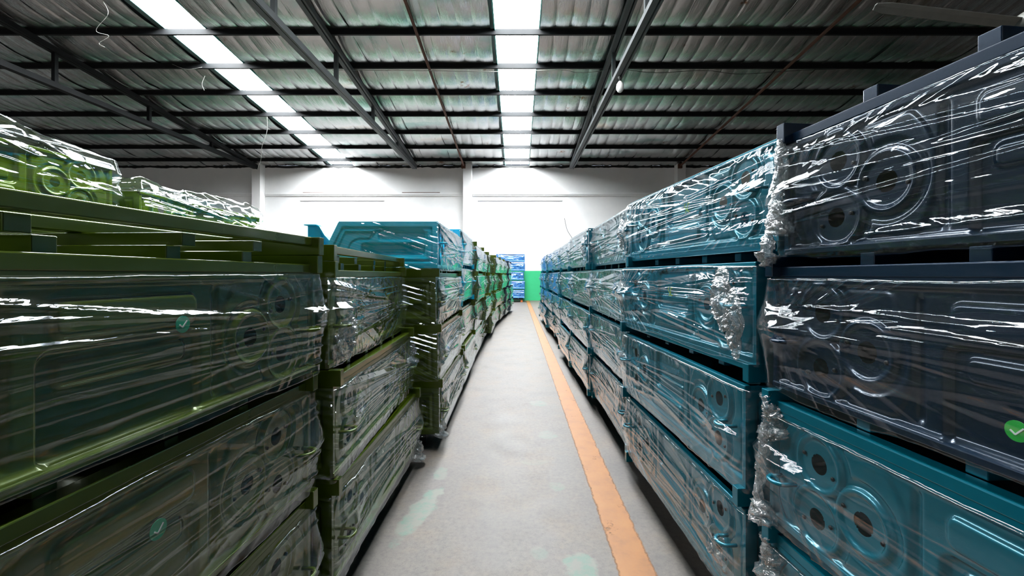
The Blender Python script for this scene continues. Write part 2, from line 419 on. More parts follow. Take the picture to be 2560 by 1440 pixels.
# ------------------------------------------------------------------ the setting
def build_setting():
    b = MB().box(SIDE_L, SIDE_R, BACK_Y, WALL_Y + 0.5, -0.2, 0.0)
    struct(link('floor', b.mesh('floor', M_FLOOR)))
    # far wall with recesses: built as a wall slab with boxes proud of it
    me = MB().box(SIDE_L, SIDE_R, WALL_Y, WALL_Y + 0.3, 0, 6.78).mesh('wall_far', M_WALL)
    wf = struct(link('wall_far', me))
    # skin 6 cm proud of the slab, leaving the bricked-up openings as shallow recesses
    rec = [(-11.0, -6.7, 5.05), (-2.0, 2.29, 5.05)]
    x = SIDE_L; sk = MB()
    for (a, c, top) in rec:
        sk.box(x, a, WALL_Y - 0.06, WALL_Y - 0.001, 0, 6.75)
        sk.box(a, c, WALL_Y - 0.06, WALL_Y - 0.001, top, 6.75)
        x = c
    sk.box(x, SIDE_R, WALL_Y - 0.06, WALL_Y - 0.001, 0, 6.75)
    link('plaster_skin', sk.mesh('plaster_skin', M_WALL), wf)
    for px in (-12.95, -2.48, 8.15, 18.7):
        link('pillar', MB().box(px - 0.21, px + 0.21, WALL_Y - 0.5, WALL_Y - 0.06, 0, 6.95, 0.01).mesh('pillar', M_WALL), wf)
    for k, (a, c) in enumerate(((-12.7, -2.7), (-2.25, 7.9), (-23.9, -13.2), (8.4, 18.4))):
        t = MB().box(a, c, WALL_Y - 0.16, WALL_Y - 0.06, 5.33, 5.43, 0.01).box(a, c, WALL_Y - 0.12, WALL_Y - 0.06, 5.27, 5.33)
        link('wall_ledge', t.mesh('wall_ledge', M_WALL), wf)
    for (a, c) in ((-10.8, -8.3), (-5.8, -3.9)):       # rusty strip of old steel lying on the ledge
        link('steel_strip', MB().box(a, c, WALL_Y - 0.15, WALL_Y - 0.09, 5.43, 5.46).mesh('steel_strip', M_RUST), wf)
    # ragged black gap between wall top and roof sheet
    xs = np.arange(SIDE_L, SIDE_R, 0.1)
    lo = 6.745 - 0.05 * vnoise(xs * 3.1, 0, 5) - 0.03 * vnoise(xs * 11, 0, 6)
    hi = 6.80 + 0.04 * vnoise(xs * 2.3, 0, 7) + 0 * xs
    v = np.concatenate([np.stack([xs, 0 * xs + WALL_Y - 0.065, lo], 1), np.stack([xs, 0 * xs + WALL_Y - 0.065, hi], 1)])
    n = len(xs); i = np.arange(n - 1)
    me = mesh_np('ragged_gap', v, np.stack([i, i + 1, i + 1 + n, i + n], 1), False); me.materials.append(M_GAP)
    struct(link('trim_1', me))
    struct(link('wall_left', MB().box(SIDE_L - 0.3, SIDE_L, BACK_Y, WALL_Y + 0.3, 0, 10.2).mesh('wall_left', M_DARKWALL)))
    struct(link('wall_right', MB().box(SIDE_R, SIDE_R + 0.3, BACK_Y, WALL_Y + 0.3, 0, 10.2).mesh('wall_right', M_DARKWALL)))
    struct(link('wall_back', MB().box(SIDE_L, SIDE_R, BACK_Y - 0.3, BACK_Y, 0, 10.2).mesh('wall_back', M_DARKWALL)))

    # ceiling: dark outer sheet with long sheets of foil sagging between the purlins
    def sloped(x0, x1, y0, y1, lift, th):
        return MB().prism([(y0, roof_z(y0) + lift), (y1, roof_z(y1) + lift), (y1, roof_z(y1) + lift + th), (y0, roof_z(y0) + lift + th)], 'x', x0, x1)
    segs = ((SIDE_L, SKY_L[0]), (SKY_L[1], SKY_C[0]), (SKY_C[1], SIDE_R))
    fsegs = ((SIDE_L, SKY_L[0] - .13), (SKY_L[1] + .15, SKY_C[0] - .10), (SKY_C[1] + .03, SIDE_R))
    cb = MB()
    for a, c in segs:
        cb.prism([(BACK_Y, roof_z(BACK_Y) + 0.1), (WALL_Y + .3, roof_z(WALL_Y + .3) + 0.1), (WALL_Y + .3, roof_z(WALL_Y + .3) + 0.14), (BACK_Y, roof_z(BACK_Y) + 0.14)], 'x', a, c)
    ceil = struct(link('ceiling', cb.mesh('ceiling', M_STEEL)))
    bays = []
    k = -13
    while PURLIN0 + k * PSTEP < WALL_Y:
        bays.append((PURLIN0 + k * PSTEP, min(PURLIN0 + (k + 1) * PSTEP, WALL_Y + 0.05))); k += 1
    sid = 0
    for a, c in fsegs:
        n = max(1, round((c - a) / 1.22)); w = (c - a) / n
        for s in range(n):
            x0 = a + s * w; sid += 1
            near = abs(x0) < 22
            nx = 49 if near else 16
            X = np.linspace(0, w, nx)
            ys, ts, amp = [], [], []
            for (y0, y1) in bays:
                m = 10 if y0 > 8 else 4
                for q in range(m):
                    t = q / m
                    ys.append(y0 + (y1 - y0) * t); ts.append(t)
            ys = np.array(ys); ts = np.array(ts)
            bayi = np.floor((ys - PURLIN0) / PSTEP + 1e-6)
            T, XX = np.meshgrid(ts, X); Y, _ = np.meshgrid(ys, X); B, _ = np.meshgrid(bayi, X)
            belly = np.sin(PI * np.clip(T, 0, 1)) ** 0.8 * (0.72 + 0.5 * T)
            sagv = 0.07 + 0.07 * vnoise(B * 1.7, 0 * B + sid * 3.3, 3)
            rib = np.abs(np.sin(PI * (XX / w * 3 + 0.12 * vnoise(Y * 0.8, XX * 0 + sid, 4)))) ** 0.4
            xw = x0 + XX
            Z = roof_z(Y) - belly * (sagv * (0.72 + 0.28 * rib)) - 0.012 * rib - 0.03 * belly * vnoise(xw * 2.2, Y * 1.6, 8) - 0.012 * belly * ridged(xw * 7 + Y * 0.8, Y * 0.9, 9) ** 2
            # hems: a little slack and ragged at the edges of the sheet
            edge = np.exp(-np.minimum(XX, w - XX) / 0.05)
            Z = Z - 0.02 * edge * vnoise(Y * 4.0, 0 * Y + sid, 10)
            XJ = xw + np.where(XX < 1e-6, -0.02 * vnoise(Y * 3.3, 0 * Y + sid, 12), 0) + np.where(XX > w - 1e-6, 0.02 * vnoise(Y * 3.0, 0 * Y + sid, 13), 0)
            v = np.stack([XJ.ravel(), Y.ravel(), Z.ravel()], 1)
            me = mesh_np('foil_sheet', v, grid_faces(nx, len(ys), True), True); me.materials.append(M_FOIL)
            link('foil_sheet', me, ceil)
    for k in range(-13, 7):
        y = PURLIN0 + k * PSTEP; z = roof_z(y) - 0.01
        pts = [(y - .035, z), (y + .035, z), (y + .035, z - .02), (y - .02, z - .02), (y - .02, z - .135), (y + .035, z - .135), (y + .035, z - .15), (y - .035, z - .15)]
        link('purlin', MB().prism(pts, 'x', SIDE_L, SIDE_R).mesh('purlin', M_STEEL), ceil)
    # skylights: one translucent panel to a bay
    for nm, (a, c), start in (('window_1', SKY_C, 0.5), ('window_2', SKY_L, 2.0)):
        fr = MB()
        for e in (a, c):
            y0, y1 = BACK_Y, WALL_Y
            fr.prism([(y0, roof_z(y0) + 0.0), (y1, roof_z(y1) + 0.0), (y1, roof_z(y1) + 0.1), (y0, roof_z(y0) + 0.1)], 'x', e - 0.012, e + 0.012)
        w = struct(link(nm, fr.mesh(nm, M_TEALTRIM)))
        for (e0, e1) in ((a - .2, a - .014), (c + .014, c + .2)):
            link('side_sheet', MB().prism([(BACK_Y, roof_z(BACK_Y) + .045), (WALL_Y, roof_z(WALL_Y) + .045), (WALL_Y, roof_z(WALL_Y) + .055), (BACK_Y, roof_z(BACK_Y) + .055)], 'x', e0, e1).mesh('side_sheet', M_SHEET), w)
        for (y0, y1) in bays:
            y0 = max(y0, BACK_Y)
            if y0 > y1 - 0.1 or y0 < start: continue
            link('skylight_panel', MB().prism([(y0 + .004, roof_z(y0) + 0.06), (y1 - .004, roof_z(y1) + 0.06), (y1 - .004, roof_z(y1) + 0.066), (y0 + .004, roof_z(y0) + 0.066)], 'x', a + .014, c - .014).mesh('skylight_panel', M_GLOW), w)
        b0 = BACK_Y; b1 = min(y for y, _ in bays if y >= start)
        link('blank_panel', MB().prism([(b0, roof_z(b0) + 0.06), (b1, roof_z(b1) + 0.06), (b1, roof_z(b1) + 0.07), (b0, roof_z(b0) + 0.07)], 'x', a + .014, c - .014).mesh('blank_panel', M_STEEL2), w)
    # teal flashing hanging along one long edge of the middle skylight
    link('flashing', MB().prism([(BACK_Y, roof_z(BACK_Y) - .06), (WALL_Y, roof_z(WALL_Y) - .06), (WALL_Y, roof_z(WALL_Y) + .05), (BACK_Y, roof_z(BACK_Y) + .05)], 'x', SKY_C[0] + .016, SKY_C[0] + .03).mesh('flashing', M_TEALTRIM), bpy.data.objects['window_1'])
build_setting()

def truss(x, label, wide=0.1, mat=M_STEEL2):
    t = empty('roof_truss', (x, WALL_Y - 0.3, 6.6)); tag(t, label, 'roof truss', 'roof trusses')
    o = Vector(t.location)
    yb = WALL_Y - 0.07 - 0.3 - WALL_Y + 0.3
    y_far, y_near = -0.2, -26.0
    zt = lambda y: roof_z(y + o.y) - 0.30 - o.z
    link('top_chord', MB().beam((-.04, y_far, zt(y_far) + .05), (-.04, y_near, zt(y_near) + .05), .12, .14).beam((.085, y_far, zt(y_far) + .05), (.085, y_near, zt(y_near) + .05), .05, .14).mesh('top_chord', mat), t)
    link('bottom_chord', MB().beam((-.05, y_far, 0), (-.05, y_near, 0), wide + .03, .12).beam((.07, y_far, 0), (.07, y_near, 0), .05, .15).mesh('bottom_chord', mat), t)
    y = y_far - 3.1
    while y > y_near:
        link('post', MB().box(-.05, .05, y - .05, y + .05, 0.05, zt(y) + 0.02).mesh('post', mat), t)
        y -= 3.1
    return t
truss(-5.07, 'grey steel roof truss between the two skylight strips')
truss(2.70, 'grey steel roof truss carrying the hanging bulb')
truss(-12.95, 'dark rusty roof truss meeting the wall at a white pillar', mat=M_STEEL)
truss(-20.2, 'dark roof truss above the film-wrapped olive beds at the far side', mat=M_STEEL)

def rod(x, label):
    y0, y1 = WALL_Y - 0.55, -6.0
    m = MB()
    for dx in (0, 0.035): m.beam((dx, 0, 0), (dx, y1 - y0, (roof_z(y1) - roof_z(y0))), 0.03, 0.06)
    o = link('tie_angle', m.mesh('tie_angle', M_RUST), None, None, (x, y0, roof_z(y0) - 0.24))
    tag(o, label, 'tie rod', 'rusty tie rods')
    o2 = link('wall_bracket', MB().box(-.1, .1, -.06, .12, -.12, .1, .01).mesh('wall_bracket', M_RUST), o)
rod(-2.66, 'thin rusty steel tie running under the roof to the middle wall pillar')
rod(8.05, 'thin rusty steel tie above the orange-line row, ending on a wall pillar')

st = link('floor_line', MB().box(-.085, .085, -10.8, 10.8, 0.0005, 0.0025).mesh('floor_line', M_STRIPE), None, None, (0.523, 10.9, 0.0))
tag(st, 'worn orange painted line running along the concrete aisle floor', 'floor marking')

# ------------------------------------------------------------------ cargo bed meshes
W, HP, RAIL, TUBE = 1.34, 0.345, 0.03, 0.032
DB, DT = 0.90, 0.73            # depth at the frame side and at the open side
HOLES = [(0.1855, 0.250), (0.330, 0.181), (0.192, 0.098)]
RINGS = [(0.1855, 0.250, 0.088), (0.330, 0.181, 0.080), (0.192, 0.098, 0.082)]

def panel_mesh(flip, cell):
    nu = int(W / cell) + 1; nv = int(HP / cell) + 1
    u = np.linspace(-W / 2, W / 2, nu); v = np.linspace(0, HP, nv)
    U, V = np.meshgrid(u, v, indexing='ij'); U = U.copy(); V = V.copy()
    s = W / 2 - np.abs(U)
    # snap grid points onto the hole rims
    for (hs, hv) in HOLES:
        du = s - hs; dv = V - hv; d = np.hypot(du, dv); r = 0.027
        near = (np.abs(d - r) < cell * 0.62) & (d > 1e-6)
        k = np.where(near, r / np.maximum(d, 1e-6), 1.0)
        ns = hs + du * k; V = np.where(near, hv + dv * k, V)
        U = np.where(near, np.sign(U) * (W / 2 - ns), U); s = W / 2 - np.abs(U)
    edge = np.minimum(np.minimum(s, V), HP - V)
    h = 0.0 - 0.012 * sstep(0.018, 0.030, edge)
    dun = np.full(U.shape, 9.0)
    for (a, b, r) in RINGS: dun = np.minimum(dun, np.hypot(s - a, V - b) - r)
    h += 0.011 * sstep(0.004, -0.006, dun) * sstep(0.012, 0.03, edge)
    h += -0.007 * sstep(-0.012, -0.022, dun)
    arc = np.hypot(s - 0.23, V - 0.18) - 0.215
    h += 0.006 * sstep(0.005, -0.005, np.maximum(arc, -(dun - 0.02))) * sstep(0.02, 0.04, edge)
    def rrect(u0, u1, v0, v1, r=0.025):
        qx = np.abs(U - (u0 + u1) / 2) - (u1 - u0) / 2 + r; qy = np.abs(V - (v0 + v1) / 2) - (v1 - v0) / 2 + r
        return np.hypot(np.maximum(qx, 0), np.maximum(qy, 0)) + np.minimum(np.maximum(qx, qy), 0) - r
    h += -0.016 * sstep(0.006, -0.006, rrect(-0.165, 0.165, 0.135, 0.335))
    h += 0.008 * sstep(0.005, -0.005, rrect(-0.135, 0.135, 0.155, 0.20, .015))
    h += 0.010 * sstep(0.005, -0.005, rrect(-0.15, 0.15, 0.05, 0.115, .02))
    h += -0.008 * sstep(0.004, -0.004, np.abs(np.abs(U) - 0.215) - 0.008) * sstep(0.03, 0.05, edge)
    hm = np.zeros(U.shape, bool)
    VV = HP - V if flip else V
    verts = np.stack([U.ravel(), -h.ravel(), VV.ravel()], 1)
    f = grid_faces(nu, nv, flip)
    cu = U.ravel()[f].mean(1); cv = V.ravel()[f].mean(1); cs = W / 2 - np.abs(cu)
    keep = np.ones(len(f), bool)
    for (hs, hv) in HOLES: keep &= np.hypot(cs - hs, cv - hv) > 0.0262
    return mesh_np('rear_panel', verts, f[keep], True)

def seg_d(px, py, pts):
    d = np.full(px.shape, 9.0)
    for (ax, ay), (bx, by) in zip(pts, pts[1:]):
        vx, vy = bx - ax, by - ay; t = np.clip(((px - ax) * vx + (py - ay) * vy) / (vx * vx + vy * vy), 0, 1)
        d = np.minimum(d, np.hypot(px - ax - t * vx, py - ay - t * vy))
    return d
def side_mesh(flip, side, cell=0.007):
    """side panel, outward along side*x; a = distance from the aisle edge, v = height from the frame edge"""
    nu = int(0.9 / cell) + 1; nv = int(HP / cell) + 1
    q = np.linspace(0, 1, nu); v = np.linspace(0, HP, nv)
    Q, V = np.meshgrid(q, v, indexing='ij')
    Dv = DB + (DT - DB) * V / HP
    A = Q * Dv
    e1 = np.minimum(np.minimum(A, HP - V), np.minimum(V, (Dv - A) * 0.92))
    h = -0.010 * sstep(0.040, 0.048, e1) + 0.006 * sstep(0.055, 0.062, e1) - 0.008 * sstep(0.072, 0.084, e1)
    inn = sstep(0.085, 0.10, e1)
    pl = seg_d(A, V, [(0.66, 0.10), (0.658, 0.150), (0.640, 0.185), (0.610, 0.205), (0.5876, 0.2115), (0.5076, 0.2115), (0.465, 0.2726), (0.338, 0.2726)])
    h += -0.009 * np.exp(-(pl / 0.006) ** 2)
    def rr(a0, a1, v0, v1, r=0.02):
        qx = np.abs(A - (a0 + a1) / 2) - (a1 - a0) / 2 + r; qy = np.abs(V - (v0 + v1) / 2) - (v1 - v0) / 2 + r
        return np.hypot(np.maximum(qx, 0), np.maximum(qy, 0)) + np.minimum(np.maximum(qx, qy), 0) - r
    h += -0.012 * sstep(0.005, -0.005, rr(0.10, 0.44, 0.205, 0.285))
    low = rr(0.10, 0.57, 0.095, 0.188, 0.03)
    h += -0.026 * sstep(0.004, -0.004, low) * np.clip((0.19 - V) / 0.09, 0.05, 1)
    VV = HP - V if flip else V
    verts = np.stack([side * (W / 2 + 0 * A + h).ravel(), A.ravel(), VV.ravel()], 1)
    return mesh_np('side_panel', verts, grid_faces(nu, nv, (side < 0) == (not flip)), True)

def tub_mesh(flip):
    """floor sheet and sloping front wall that close the box"""
    zf = HP - .002 if flip else 0.002; zo = 0.0 if flip else HP
    m = MB()
    s = 1 if not flip else -1
    m.prism([(0.012, zf), (DB - .004, zf), (DB - .004, zf + s * .004), (0.012, zf + s * .004)], 'x', -W / 2 + .014, W / 2 - .014)
    m.prism([(DB - .004, zf), (DT - .004, zo), (DT - .012, zo), (DB - .012, zf)], 'x', -W / 2 + .014, W / 2 - .014)
    return m.mesh('tub')

R_PANEL = {f: panel_mesh(f, 0.0045) for f in (False, True)}
R_SIDE = {(f, s): side_mesh(f, s) for f in (False, True) for s in (-1, 1)}
R_TUB = {f: tub_mesh(f) for f in (False, True)}
R_LIP = MB().box(-W / 2, W / 2, -.004, .02, -.009, .009, .003).mesh('lip_rail')
R_RAIL = MB().box(-W / 2 + .03, W / 2 - .03, -.003, .04, 0, RAIL, .003).mesh('frame_rail')
R_TUBE = MB().box(-.02, .02, .045, 0.78, 0, TUBE + .0, .002).mesh('cross_tube')
R_END = MB().box(-.0165, .0165, -.028, 0.78, 0, TUBE + RAIL, .002).mesh('end_tube')
def hook_mesh():
    pts = [(-.03, .004, 0), (-.03, -.03, 0)]
    for k in range(9):
        a = PI - PI * k / 8; pts.append((.03 * math.cos(a), -.03 - .022 * math.sin(a), 0))
    pts += [(.03, .004, 0)]
    return MB().tube(pts, .0065, 8).mesh('rope_hook')
R_HOOK = hook_mesh()
R_FOOT = MB().box(-.05, .05, .12, .70, 0, .1, .004).mesh('foot_block')
R_BOLT = MB().lathe([(.0055, 0), (.0055, .003), (.003, .0045)], 10).mesh('bolt', M_BOLT)

# ------------------------------------------------------------------ stretch film meshes
HOOK_S, HOOK_V = 0.085, 0.19
def film_mesh(seed, cu, cv, wrap=0.78, zlo=0.0, zhi=0.338, slack=1.0, steep=(.2, .5), fold=0.55, ncrease=16, bold=0, side_k=0.5, side_m=(.40, .62)):
    r = random.Random(seed)
    total = W + 2 * wrap
    nt = int(total / cu) + 1; nv = int((zhi - zlo) / cv) + 1
    t = np.linspace(0, total, nt); q = np.linspace(0, 1, nv)
    T, Q = np.meshgrid(t, q, indexing='ij')
    lo = zlo - 0.02 * (vnoise(T * 3.0, 0, seed) - 0.25) - 0.035 * np.exp(-((T - wrap - r.uniform(.05, .3)) / .12) ** 2) * r.uniform(0, 1) - 0.045 * np.exp(-((T - wrap - W + r.uniform(.0, .3)) / .10) ** 2) * r.uniform(0, 1)
    lo = lo - 0.006 * vnoise(T * 9, 0, seed + 5)
    hi = zhi + 0.012 * (vnoise(T * 2.4, 0, seed + 1) - 0.4) + 0.004 * vnoise(T * 9, 0, seed + 6)
    lo = np.maximum(lo, -0.016); Z = lo + (hi - lo) * Q
    rc = 0.02
    side_n = np.clip((wrap - T), 0, None); side_f = np.clip(T - wrap - W, 0, None)
    U = np.clip(T - wrap, 0, W)                     # 0..W along the face
    face = (side_n <= 0) & (side_f <= 0)
    X = U - W / 2
    Yb = np.maximum(side_n, side_f)
    nxn = np.where(side_n > 0, -1.0, np.where(side_f > 0, 1.0, 0.0))
    nyn = np.where(face, -1.0, 0.0)
    # soft corner normals
    wc = np.exp(-np.minimum(np.abs(T - wrap), np.abs(T - wrap - W)) / 0.012) * 0.7071
    nxn = np.where(T < total / 2, np.minimum(nxn, -wc), np.maximum(nxn, wc)); nyn = np.where(face, -np.sqrt(np.clip(1 - nxn ** 2, 0, 1)), -wc)
    # hooks tent the sheet outwards
    ha = HOOK_V + r.uniform(-.02, .02); hb = HOOK_V + r.uniform(-.02, .02)
    ua, ub = HOOK_S, W - HOOK_S
    vz = Z - zlo
    def tent(u0, z0): 
        d = np.hypot((U - u0) * np.where(U > u0, 1, 1) * 0.62, (vz - z0) * 1.6)
        return np.exp(-d / 0.075)
    inface = np.where(face, 1.0, 0.0)
    D = 0.014 + inface * 0.047 * np.maximum(tent(ua, ha), tent(ub, hb))
    D += 0.014 * slack * np.sin(PI * np.clip(vz / (zhi - zlo), 0, 1)) * vnoise(T * 1.6, vz * 2, seed + 9)
    # radiating tension folds
    ra = np.hypot(U - ua, vz - ha) + 1e-4; rb = np.hypot(U - ub, vz - hb) + 1e-4
    tha = np.arctan2(vz - ha, (U - ua) + 0.02 * np.sign(U - ua + 1e-9)); thb = np.arctan2(vz - hb, (ub - U) + 0.02 * np.sign(ub - U + 1e-9))
    Ta = tha + 0.10 * (vnoise(ra * 3, tha * 2, seed + 2) - .5); Tb = thb + 0.10 * (vnoise(rb * 3, thb * 2, seed + 3) - .5)
    mid = sstep(0.25, 0.75, U / W)
    k1, k2 = r.uniform(5, 7), r.uniform(5, 7)
    def folds(Tn, rn, k, sd):
        f = ridged(Tn * k, rn * 0.9, sd) ** 4 + 0.45 * ridged(Tn * k * 2.3, rn * 1.4, sd + 1) ** 4 * vnoise(Tn * 3, rn * 2, sd + 2) * 1.6
        return f * np.minimum(0.022 * rn, 0.0075)
    D += slack * fold * ((1 - mid) * folds(Ta, ra, k1, seed + 20) + mid * folds(Tb, rb, k2, seed + 40))
    tri = lambda p: np.arcsin(0.985 * np.sin(2 * PI * p)) / 1.45
    # long taut creases: narrow ridges with a steep upper facet, running into the hooks or along the sheet
    cre = np.zeros_like(D)
    for k in range(ncrease + bold):
        su = r.uniform(*steep); A = r.uniform(0.005, 0.013) * slack
        kind = r.random() if k < ncrease else 0.5
        if kind < 0.38: va, vb = ha + r.gauss(0, .012), r.uniform(0.03, zhi - .02)
        elif kind < 0.72: va, vb = r.uniform(0.03, zhi - .02), hb + r.gauss(0, .012)
        else:
            va = r.uniform(0.02, zhi - .01); vb = va + r.uniform(-.05, .05)
        if k >= ncrease: va = hb + (k - ncrease - 1.2) * .055 + r.uniform(-.02, .02); A = r.uniform(.014, .020); su = r.uniform(.72, .98)
        line = va + (vb - va) * (U / W) + 0.012 * (vnoise(T * 1.4, 0 * T + k * 3.1, seed + 60) - .5) * 2
        grow = np.clip((U - ua) / .5, .12, 1) if kind < 0.38 else (np.clip((ub - U) / .5, .12, 1) if kind < 0.72 else 1.0)
        e0, e1 = (r.uniform(-.2, .35), r.uniform(.75, 1.3))
        if kind < 0.38: e0 = 0.02
        elif kind < 0.72: e1 = 1.0
        if k >= ncrease: e0 = -.3
        Ak = A * grow * sstep(e0 * W, e0 * W + .25, U) * sstep(e1 * W, e1 * W - .25, U) * (0.7 + 0.5 * vnoise(T * 2.1, 0 * T + k * 7.7, seed + 61))
        d = vz - line
        p = np.where(d > 0, 1 - d * su / np.maximum(Ak, 1e-5), 1 + d * (su * 0.8 + .2) / np.maximum(Ak, 1e-5))
        cre = np.maximum(cre, Ak * np.clip(p, 0, 1) ** 1.12)
    D += cre * np.where(face, 1, np.exp(-np.maximum(side_n, side_f) / .04))
    D += slack * 0.0022 * ridged((vz + 0.1 * U) * 30, T * 0.6, seed + 63) ** 3 * vnoise(T * 1.7, vz * 4, seed + 64)
    # crumpled gathers near ends and hem
    cr = np.exp(-np.abs(T - wrap - r.uniform(0.0, .25)) / .10) * r.uniform(.3, 1) + np.exp(-np.abs(T - wrap - W + r.uniform(0.0, .25)) / .10) * r.uniform(.3, 1)
    hem = np.exp(-Q * (zhi - zlo) / .02) + np.exp(-(1 - Q) * (zhi - zlo) / .02)
    D += (0.28 * cr + 0.25 * hem) * (0.010 * ridged(T * 24 + vz * 9, vz * 9, seed + 70) ** 2 + 0.006 * ridged(T * 30 - vz * 40, vz * 22, seed + 71) ** 2)
    out = ~face
    D += np.where(out, 0.0085 * (1 + tri((vz - 0.36 * np.maximum(side_n, side_f)) * 24 + 1.5 * vnoise(T * 1.1, vz * 5, seed + 80))) * sstep(side_m[0], side_m[1], vnoise((vz - 0.36 * np.maximum(side_n, side_f)) * 8, T * 2.0, seed + 83)) + 0.006 * ridged((vz + 0.2 * T) * 38, T * 3, seed + 81) ** 3 * vnoise(T * 4, vz * 9, seed + 82), 0)
    D = np.where(out, np.minimum(0.004 + side_k * D, .022 if side_k < .6 else .04), D)
    D = np.where(hem > 0.9, D * 0.6, D)
    P = np.stack([X + nxn * D, Yb + nyn * D, Z], -1).reshape(-1, 3)
    uv = {'sheet': np.stack([(T / total).ravel(), (Q).ravel()], 1),
          'fan_a': np.stack([Ta.ravel(), ra.ravel()], 1), 'fan_b': np.stack([Tb.ravel(), rb.ravel()], 1)}
    me = mesh_np('stretch_film', P, grid_faces(nt, nv), True, uv); me.materials.append(M_FILM)
    return me
ST_L, ST_R = (.5, 1.05), (.18, .48)      # the row across gets its glints from the middle strip, the other from the outer strip
FILM_NEAR = {-1: [film_mesh(100 + 7 * i, 0.0065, 0.0032, steep=ST_L, ncrease=18, bold=5, side_k=0.8) for i in range(4)], 1: [film_mesh(150 + 7 * i, 0.0065, 0.0034, steep=ST_R, ncrease=18, side_k=0.8) for i in range(4)]}
FILM_SIDE = [film_mesh(420 + 9 * i, 0.0065, 0.0032, steep=ST_L, ncrease=14, bold=2, side_k=1.05, side_m=(.22, .46)) for i in range(3)]
FILM_FAR = {-1: [film_mesh(300 + 7 * i, 0.014, 0.006, slack=0.55, fold=0.35, steep=(.25, .9), ncrease=9) for i in range(5)], 1: [film_mesh(350 + 7 * i, 0.014, 0.006, slack=0.75, fold=0.4, steep=ST_R, ncrease=14) for i in range(4)]}
def gather_mesh(seed, w=0.16, h=0.22):
    n, m = 46, 46
    A, B = np.meshgrid(np.linspace(0, 2 * PI, n), np.linspace(0, 1, m), indexing='ij')
    rad = B * (0.7 + 0.5 * vnoise(np.cos(A) * 2 + 5, np.sin(A) * 2 + 5, seed))
    x = rad * np.cos(A) * w / 2; z = rad * np.sin(A) * h / 2
    y = -0.012 - 0.030 * ridged(x * 55 + z * 12, z * 34, seed + 1) ** 2 * (1 - B ** 2) - 0.014 * ridged(x * 120, z * 90 + x * 30, seed + 2) - 0.012 * (1 - B)
    me = mesh_np('film_gather', np.stack([x, y, z], -1).reshape(-1, 3), grid_faces(n, m), True); me.materials.append(M_CRUMPLE); return me
GATHERS = [gather_mesh(61), gather_mesh(72, .10, .28)]
FILM_LOOSE = [film_mesh(501, 0.012, 0.005, zhi=0.39, slack=2.2), film_mesh(512, 0.012, 0.005, zhi=0.40, slack=2.4)]
def drape_mesh(seed, sag):
    nx, ny = 110, 60
    X, Y = np.meshgrid(np.linspace(-W / 2 - .02, W / 2 + .02, nx), np.linspace(-.035, .80, ny), indexing='ij')
    e = np.minimum(np.minimum(X + W / 2 + .02, W / 2 + .02 - X), np.minimum(Y + .035, .80 - Y))
    Z = 0.375 + 0.035 * vnoise(X * 3, Y * 3, seed) + 0.035 * ridged(X * 5 + Y * 3, Y * 2.5, seed + 1) ** 2 + 0.02 * ridged(X * 9 - Y * 7, Y * 5, seed + 2) ** 3
    Z = Z + sag * sstep(0.0, 0.12, e) - 0.06 * sstep(0.03, 0.0, e)
    uv = np.stack([(X / W + .5).ravel(), (Y / .9).ravel()], 1)
    f = np.stack([np.arctan2(Y, X + 1.0).ravel() * 1.5, np.hypot(X, Y).ravel()], 1)
    me = mesh_np('film_drape', np.stack([X, Y, Z], -1).reshape(-1, 3), grid_faces(nx, ny), True, {'sheet': uv, 'fan_a': f, 'fan_b': f}); me.materials.append(M_FILM)
    return me
FILM_DRAPE = [drape_mesh(41, .05), drape_mesh(52, .04)]

def tail_mesh(seed, length=0.22, r0=0.016):
    """twisted rope of gathered film"""
    n, m = 60, 22
    i = np.arange(n); k = np.arange(m)
    I, K = np.meshgrid(i, k, indexing='ij')
    f = I / (n - 1)
    rad = r0 * (0.45 + 1.1 * vnoise(f * 6, 0 * f, seed)) * (0.6 + 0.8 * ridged(K * 2.0 * 0.9, f * 26, seed + 1)) * np.where(f > 0.82, 1.9, 1.0)
    a = 2 * PI * K / m + f * 5
    cx = 0.02 * (vnoise(f * 4, 0 * f, seed + 2) - .5) * 2; cy = 0.012 * (vnoise(f * 4, 0 * f + 9, seed + 3) - .5) * 2
    v = np.stack([(cx + rad * np.cos(a)).ravel(), (cy + rad * np.sin(a)).ravel(), (-length * f).ravel()], 1)
    ii = np.arange(n - 1)[:, None]; kk = np.arange(m)[None, :]; k2 = (kk + 1) % m
    fc = np.stack([(ii * m + kk).ravel(), (ii * m + k2).ravel(), ((ii + 1) * m + k2).ravel(), ((ii + 1) * m + kk).ravel()], 1)
    me = mesh_np('film_tail', v, fc, True); me.materials.append(M_CRUMPLE); return me
TAILS = [tail_mesh(5), tail_mesh(9, 0.30), tail_mesh(14, 0.12, 0.022)]

